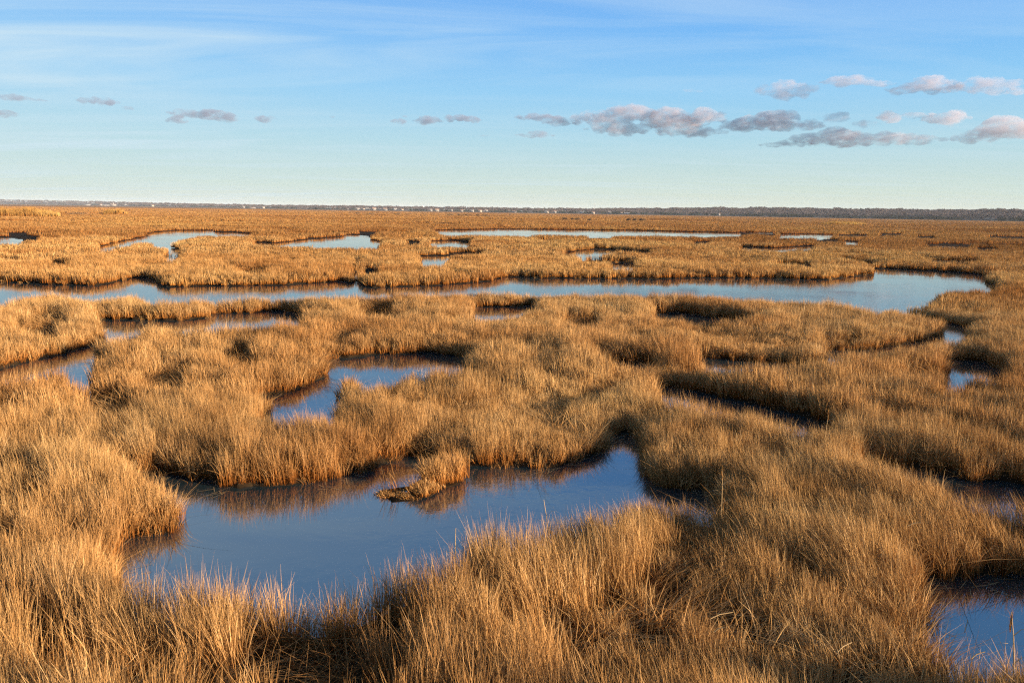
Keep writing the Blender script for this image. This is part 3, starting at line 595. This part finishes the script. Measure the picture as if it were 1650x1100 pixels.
for k, (hx, hw, hd, hf, kd) in enumerate(HOUSES):
    a = math.atan2(*ray(hx, 345)[:2]); r_ = float(shore(a)) + hd; w = hw * r_ / 1192; dp = min(w * .8, 9.0); hh = 4.0 * hf * (1.25 if r_ > 2500 else 1)
    e = empty('building' if kd else 'house', (math.sin(a) * r_, math.cos(a) * r_, float(hillz(np.array([a]), np.array([r_]))[0]) - .3), -a + (k * 37 % 11 - 5) * .06)
    lab = {'': 'house', 'low': 'low building', 'tower': 'towered building'}[kd]
    sz = 'tiny' if hw <= 3 else 'small' if hw <= 5 else 'wider'
    colr = k % 3 if not kd else 0; cn = ('white', 'grey', 'cream')[colr]
    where = 'from the left on the far left shore' if hx < 500 else 'from the left before the water tower' if hx < 681 else 'right of the water tower' if hx < 850 else 'from the left near the radio mast' if hx < 1100 else 'from the left under the right wooded slope'
    sect = [h for h in HOUSES if (h[0] < 500) == (hx < 500) and (h[0] < 681) == (hx < 681) and (h[0] < 850) == (hx < 850) and (h[0] < 1100) == (hx < 1100)]
    od = ('first', 'second', 'third', 'fourth', 'fifth', 'sixth', 'seventh', 'eighth', 'ninth', 'tenth')[[h[0] for h in sect].index(hx)]
    tag(e, f'{sz} {cn} {lab}, {od} {where}', 'building' if kd else 'house', 'houses along the far shore')
    h2 = w / 2; part('wall', *box(-h2, h2, -dp / 2, dp / 2, 0, hh), M_WH[colr], e)
    o2 = .35; rh = dp * .38 if not kd == 'low' else dp * .2
    V = [(-h2 - o2, -dp / 2 - o2, hh - .1), (h2 + o2, -dp / 2 - o2, hh - .1), (h2 + o2, 0, hh + rh), (-h2 - o2, 0, hh + rh), (-h2 - o2, dp / 2 + o2, hh - .1), (h2 + o2, dp / 2 + o2, hh - .1)]
    rf = part('roof', V, [[0, 1, 2, 3], [3, 2, 5, 4], [0, 3, 4, 4], [1, 5, 2, 2]], M_RF[k % 2] if k % 4 else M_WH[0], e)
    if not kd: part('chimney', *box(h2 * .4, h2 * .4 + .8, -.4, .4, hh + rh * .3, hh + rh + .9), M_BR, rf)
    if kd == 'tower': part('tower', *box(-2, 2, -2.5, 1.5, hh - .5, hh + 7), M_WH[0], e)
    nw = 3 if hw < 6 else 5
    for q in range(nw):
        x0 = -h2 + w * (q + .5) / nw; part('door' if q == nw // 2 else 'window', *box(x0 - .55, x0 + .55, -dp / 2 - .05, -dp / 2 + .03, .3 if q == nw // 2 else 1.2, 2.6), M_GL, e)
def tower_at(px, extra): a = math.atan2(*ray(px, 345)[:2]); r_ = float(shore(a)) + extra; return a, r_, float(hillz(np.array([a]), np.array([r_]))[0])
a, r_, z0 = tower_at(681, 420); ztop = PD(681, 331.6, r_)[2]
e = empty('water_tower', (math.sin(a) * r_, math.cos(a) * r_, z0)); tag(e, 'small white water tower rising above the far treeline', 'water tower')
th = np.linspace(0, 2 * math.pi, 17)[:-1]; prof = [(.1, -2.6), (1.8, -2.3), (2.9, -1.2), (3.2, 0), (2.9, 1.3), (1.8, 2.2), (.1, 2.6)]; hc = ztop - z0 - 2.6
V = [(r0 * math.cos(t), r0 * math.sin(t), hc + zq) for r0, zq in prof for t in th]; F = [[k * 16 + i, k * 16 + (i + 1) % 16, (k + 1) * 16 + (i + 1) % 16, (k + 1) * 16 + i] for k in range(6) for i in range(16)]
M_TANK = simple_mat('white_tank', (.85, .85, .85), .5, .03); part('tank', V, F, M_TANK, e, sm=True); V, F = tube([(0, 0, -1), (0, 0, hc - 2.4)], [.9, .8], 12); part('column', V, F, M_TANK, e)
for px, pyt, ex, lb in [(958, 325.5, 120, 'thin lattice radio mast above the treeline, right of centre'), (512, 328.5, 200, 'faint small mast above the low shore, left of centre')]:
    a, r_, z0 = tower_at(px, ex); zt = PD(px, pyt, r_)[2] - z0; e = empty('radio_mast', (math.sin(a) * r_, math.cos(a) * r_, z0)); tag(e, lb, 'mast')
    for t in (0.5, 2.6, 4.7):
        V, F = tube([(.8 * math.cos(t), .8 * math.sin(t), -1), (.35 * math.cos(t), .35 * math.sin(t), zt * .85)], [.14, .10], 4); part('leg', V, F, M_ST, e)
    Vb, Fb = [], []
    for k in range(12):
        t = (0.5, 2.6, 4.7)[k % 3]; t2 = (0.5, 2.6, 4.7)[(k + 1) % 3]; f0 = k / 12; r0 = .8 - .45 * f0; V, F = tube([(r0 * math.cos(t), r0 * math.sin(t), zt * .85 * f0), (r0 * math.cos(t2), r0 * math.sin(t2), zt * .85 * (f0 + 1 / 12))], [.06, .06], 3)
        Fb += [[q + len(Vb) for q in g] for g in F]; Vb += [tuple(v) for v in V]
    part('bracing', Vb, Fb, M_ST, e); V, F = tube([(0, 0, zt * .8), (0, 0, zt)], [.12, .06], 5); part('aerial', V, F, M_ST, e)

# dark leafless shrubs out on the flats
M_SHRUB = leafy('dark_shrub_twigs', [(0, (0.08, 0.05, 0.03)), (1, (0.24, 0.15, 0.08))])
def shrub_mesh(seed, w, h):
    r = np.random.default_rng(seed); V = []; F = []; off = 0; n = 420
    for q in range(n):
        c = r.normal(size=3); c /= np.linalg.norm(c); c *= r.random() ** .35; c = np.array([c[0] * w / 2 * (1 + .25 * math.sin(seed + 5 * c[1])), c[1] * w * .35, h * .52 + c[2] * h * .5 * (1 + .3 * math.sin(c[0] * 6 + seed))])
        u = np.array([r.normal(0, .25), r.normal(0, .25), 1.0]) * r.uniform(.12, .3); w_ = np.cross(u, r.normal(size=3)); w_ = w_ / np.linalg.norm(w_) * .07
        V += [c - u, c - w_, c + u, c + w_]; F.append([off, off + 1, off + 2, off + 3]); off += 4
    C = np.ones((len(V), 4)); C[:, 0] = np.repeat(r.random(n), 4); S = ([], [])
    for k in range(7):
        a = k * .9 + seed; v, f = tube([(0, 0, -.1), (w * .2 * math.cos(a), w * .15 * math.sin(a), h * .45), (w * .36 * math.cos(a), w * .26 * math.sin(a), h * .8)], [.05, .035, .015], 4)
        S[1].extend([[q + len(S[0]) for q in g] for g in f]); S[0].extend([tuple(p) for p in v])
    return np.array(V), F, C, S
M_BARK = simple_mat('shrub_bark', (.06, .045, .035), .9, .2)
SH = [(910,355,10,3.6), (922,355,5,3), (931,355.5,9,3.5), (950,356,6,2.2), (1013,356,7,3), (1023,357,8,4.5), (1035,357,11,4.5), (725,347.5,16,2.6), (740,348,9,3), (752,348.5,14,3), (770,348.5,5,2.5), (782,349,14,2.6), (126,347.5,27,3.6), (576,345,8,2), (600,345.5,14,2), (640,346.5,12,2.2)]
for k, (px, py, wp, hp) in enumerate(SH):
    x0, y0 = P(px, py, .1); dd = math.hypot(x0, y0); wm, hm = wp * dd / 1192, hp * dd / 1192 + .35
    e = empty('marsh_shrub', (x0, y0, .3 * smooth(260, 900, dd) + .08), -math.atan2(x0, y0)); V, F, C, S = shrub_mesh(400 + k, wm, hm)
    part('foliage', V, F, M_SHRUB, e, {'blade': C}); part('stem', S[0], S[1], M_BARK, e)
    grp = [q for q in SH if (q[0] < 200, q[0] < 660, q[0] < 800, q[0] < 980) == (px < 200, px < 660, px < 800, px < 980)]
    wh = 'out on the flats at the far left beside the reeds' if px < 200 else 'in the row left of the picture centre' if px < 660 else 'in the row right of the water tower' if px < 800 else 'in front of the radio mast' if px < 980 else 'in the row right of the radio mast'
    od = ('first', 'second', 'third', 'fourth', 'fifth')[[q[0] for q in grp].index(px)]
    tag(e, f'dark leafless marsh shrub, {od} from the left {wh}' if len(grp) > 1 else f'wide dark marsh shrub {wh}', 'shrub', 'shrubs out on the marsh flats')

# ------------------------------------------------------------------ clouds: small flat cumulus, real volumes lit by the low sun
CLOUDS = [  # photo x, y, width, height px, density, label
 ([(872,188,75,13), (900,197,46,16)], 'ragged grey cloud at the left end of the long cloud bank'), ([(862,217,60,9)], 'thin dark cloud strip under the left end of the cloud bank'),
 ([(1010,184,85,26), (955,192,90,20), (1000,206,110,22)], 'wide grey lavender cloud with a pale top in the middle of the bank'), ([(1078,193,72,32), (1112,212,100,18)], 'cloud with a bright right shoulder in the bank'),
 ([(1137,190,62,24)], 'small pinkish cloud at the upper right end of the bank'), ([(1215,200,95,24), (1250,194,62,30), (1300,203,60,15)], 'broad pinkish cloud with a white knob right of the bank'),
 ([(1345,222,120,26), (1420,224,150,20), (1470,224,60,14)], 'long pale cloud low on the right'), ([(1268,232,80,10)], 'dim flat cloud tail left of the long pale cloud'), ([(1266,144,76,24)], 'round grey cloud alone high right of centre'),
 ([(1368,129,70,16), (1420,135,44,9)], 'pinkish wisp cloud high on the right'), ([(1490,139,86,22)], 'pink topped cloud high on the right beside the wisp'), ([(1590,136,80,20)], 'faint grey cloud high near the right edge'),
 ([(1642,147,26,9)], 'tiny dark cloud touching the right edge'), ([(1347,188,28,19)], 'small round puff above the long pale cloud'), ([(1399,198,34,13)], 'small flat puff above the long pale cloud'),
 ([(1437,188,38,14), (1475,186,64,10)], 'thin grey puff left of the bright one'), ([(1524,189,54,20)], 'bright white topped puff on the right'), ([(1625,208,90,30), (1573,222,60,14)], 'larger grey pink cloud cut by the right edge'),
 ([(1112,147,50,5)], 'faint thin cloud above the middle of the bank'), ([(22,157,48,8), (58,161,34,5)], 'faint pinkish strip cloud at the left edge'), ([(2,181,34,13)], 'small pink cloud cut by the left edge'),
 ([(156,163,52,12)], 'small mauve cloud on the upper left'), ([(205,174,17,6)], 'tiny puff right of the small mauve cloud'), ([(300,182,44,14), (345,185,62,15), (372,191,30,9)], 'ragged dark mauve cloud on the left'), ([(283,194,26,11)], 'small torn puff under the ragged mauve cloud'),
 ([(430,191,30,11)], 'small grey puff between the left clouds'), ([(535,188,9,4)], 'speck of cloud left of the middle'), ([(642,195,24,9), (654,188,10,4)], 'tiny hooked cloud left of the dark strip cloud'),
 ([(690,194,44,12), (742,192,66,12)], 'dark mauve strip cloud left of centre'), ([(780,219,18,3)], 'tiny dark sliver of cloud below the strip cloud')]
def cloud_mat(dens, wisp, alb):
    m, n, o = new_mat('cloud_vapour'); pv = nd(n, 'ShaderNodeVolumePrincipled'); pv.inputs['Color'].default_value = (*alb, 1); pv.inputs['Anisotropy'].default_value = 0.2
    g = nd(n, 'ShaderNodeNewGeometry'); z = nd(n, 'ShaderNodeTexNoise', i_Scale=.011, i_Detail=4.0, i_Roughness=.62); vm = nd(n, 'ShaderNodeVectorMath', operation='MULTIPLY'); vm.inputs[1].default_value = (1, 1, 2.0); n.links.new(g.outputs['Position'], vm.inputs[0]); n.links.new(vm.outputs[0], z.inputs['Vector'])
    mr = nd(n, 'ShaderNodeMapRange', i_1=wisp, i_2=wisp + .16, i_3=0.0, i_4=dens); n.links.new(z.outputs['Fac'], mr.inputs[0]); n.links.new(mr.outputs[0], pv.inputs['Density']); n.links.new(pv.outputs[0], o.inputs['Volume']); return m
M_CL = [cloud_mat(.0070, .38, (.62, .60, .70)), cloud_mat(.0055, .40, (.58, .58, .70)), cloud_mat(.0095, .39, (.40, .40, .53))]
import bmesh
CD = 7000.0
for ci_, (blobs, lab) in enumerate(CLOUDS):
    r = np.random.default_rng(500 + ci_); bm = bmesh.new(); cx, cyy, cz_ = PD(blobs[0][0], blobs[0][1], CD)
    for (bx, by, bw, bh) in blobs:
        X0, Y0, Z0 = PD(bx, by, CD); wm, hm = bw * CD / 1192 * 1.18, bh * CD / 1192 * 0.98
        n = max(5, int(bw / max(bh, 4) * 4)); a = math.atan2(X0, Y0)
        for k in range(n):
            u = (k + .5) / n * 2 - 1 + r.normal(0, .06); s_ = (1 - abs(u) ** 1.8) * r.uniform(.55, 1.1) + .12
            rad = hm * .5 * s_; px_ = u * wm / 2; dz_ = r.uniform(-.1, .35) * hm * (1 - abs(u)) - .12 * hm; dd_ = r.normal(0, .25) * hm
            mt = Matrix.Translation((X0 - cx + math.cos(a) * px_ + math.sin(a) * dd_, Y0 - cyy - math.sin(a) * px_ + math.cos(a) * dd_, Z0 - cz_ + dz_)) @ Matrix.Rotation(-a, 4, 'Z') @ Matrix.Diagonal((rad * 1.7, rad * 1.5, rad * .95, 1))
            bmesh.ops.create_icosphere(bm, subdivisions=2, radius=1, matrix=mt)
    me = bpy.data.meshes.new('cloud'); bm.to_mesh(me); bm.free(); ob = bpy.data.objects.new('cloud', me); link(ob); ob.location = (cx, cyy, cz_)
    md = ob.modifiers.new('r', 'REMESH'); md.mode = 'VOXEL'; md.voxel_size = 9.0 if len(blobs) * blobs[0][2] > 60 else 6.0
    dg = bpy.context.evaluated_depsgraph_get(); dg.update(); me2 = bpy.data.meshes.new_from_object(ob.evaluated_get(dg)); ob.modifiers.clear(); ob.data = me2
    nv = len(me2.vertices); co = np.empty(nv * 3, np.float32); me2.vertices.foreach_get('co', co); co = co.reshape(-1, 3); nn = np.empty(nv * 3, np.float32); me2.vertices.foreach_get('normal', nn); nn = nn.reshape(-1, 3)
    hm = min(b_[3] for b_ in blobs) * CD / 1192; wx, wy, wz = co[:, 0] + cx, co[:, 1] + cyy, co[:, 2] + cz_
    dsp = (fbm(wx + wz * .7, wy * .5 + wz * 1.3, 1 / 60, 3, 81) - .5) * hm * .45; co = co + nn * dsp[:, None]; me2.vertices.foreach_set('co', co.ravel()); me2.update()
    me2.materials.clear(); me2.materials.append(M_CL[2 if blobs[0][0] < 800 or ci_ in (0, 1, 7) else 1 if ci_ in (11, 8, 18, 13, 14) else 0]); tag(ob, lab, 'cloud', 'clouds low in the sky')

# ------------------------------------------------------------------ haze over the marsh
M_HZ, n, o = new_mat('sea_air'); pv = nd(n, 'ShaderNodeVolumePrincipled'); pv.inputs['Color'].default_value = (.74, .85, 1.0, 1); pv.inputs['Density'].default_value = 6.5e-5; n.links.new(pv.outputs[0], o.inputs['Volume'])
hz = link(bpy.data.objects.new('haze', mesh_from('haze', *box(-9500, 9500, -9500, 9500, -2, 38), M_HZ))); tag(hz, 'thin blue air over the marsh that fades the far shore', 'haze', kind='stuff')

# bits of straw drifting on the near pools
r = np.random.default_rng(77); V, F, C = [], [], []; off = 0
cx_, cy_ = sector(4, 20, 40); sw_ = sdf(cx_, cy_, wpoly); kk = (sw_ < -0.06) & (sw_ > -0.45) & (fbm(cx_, cy_, 1.3, 2, 91) > .60); cx_, cy_ = cx_[kk], cy_[kk]; n_ = len(cx_); print('straw', n_)
a_ = fbm(cx_, cy_, .6, 2, 93) * 7 + r.normal(0, .5, n_); l_ = r.uniform(.03, .14, n_); w_ = .003
dx, dy = np.cos(a_) * l_, np.sin(a_) * l_; nx, ny = -np.sin(a_) * w_, np.cos(a_) * w_
V = np.stack([np.stack([cx_ + sx_ * dx + sy_ * nx, cy_ + sx_ * dy + sy_ * ny, np.full(n_, .006)], -1) for sx_, sy_ in ((-1, -1), (1, -1), (1, 1), (-1, 1))], 1).reshape(-1, 3)
if n_: tag(link(bpy.data.objects.new('floating_straw', mesh_from('floating_straw', V, np.arange(n_ * 4).reshape(-1, 4), M_STRAW))), 'loose bits of straw floating along the pool edges', 'straw', kind='stuff')
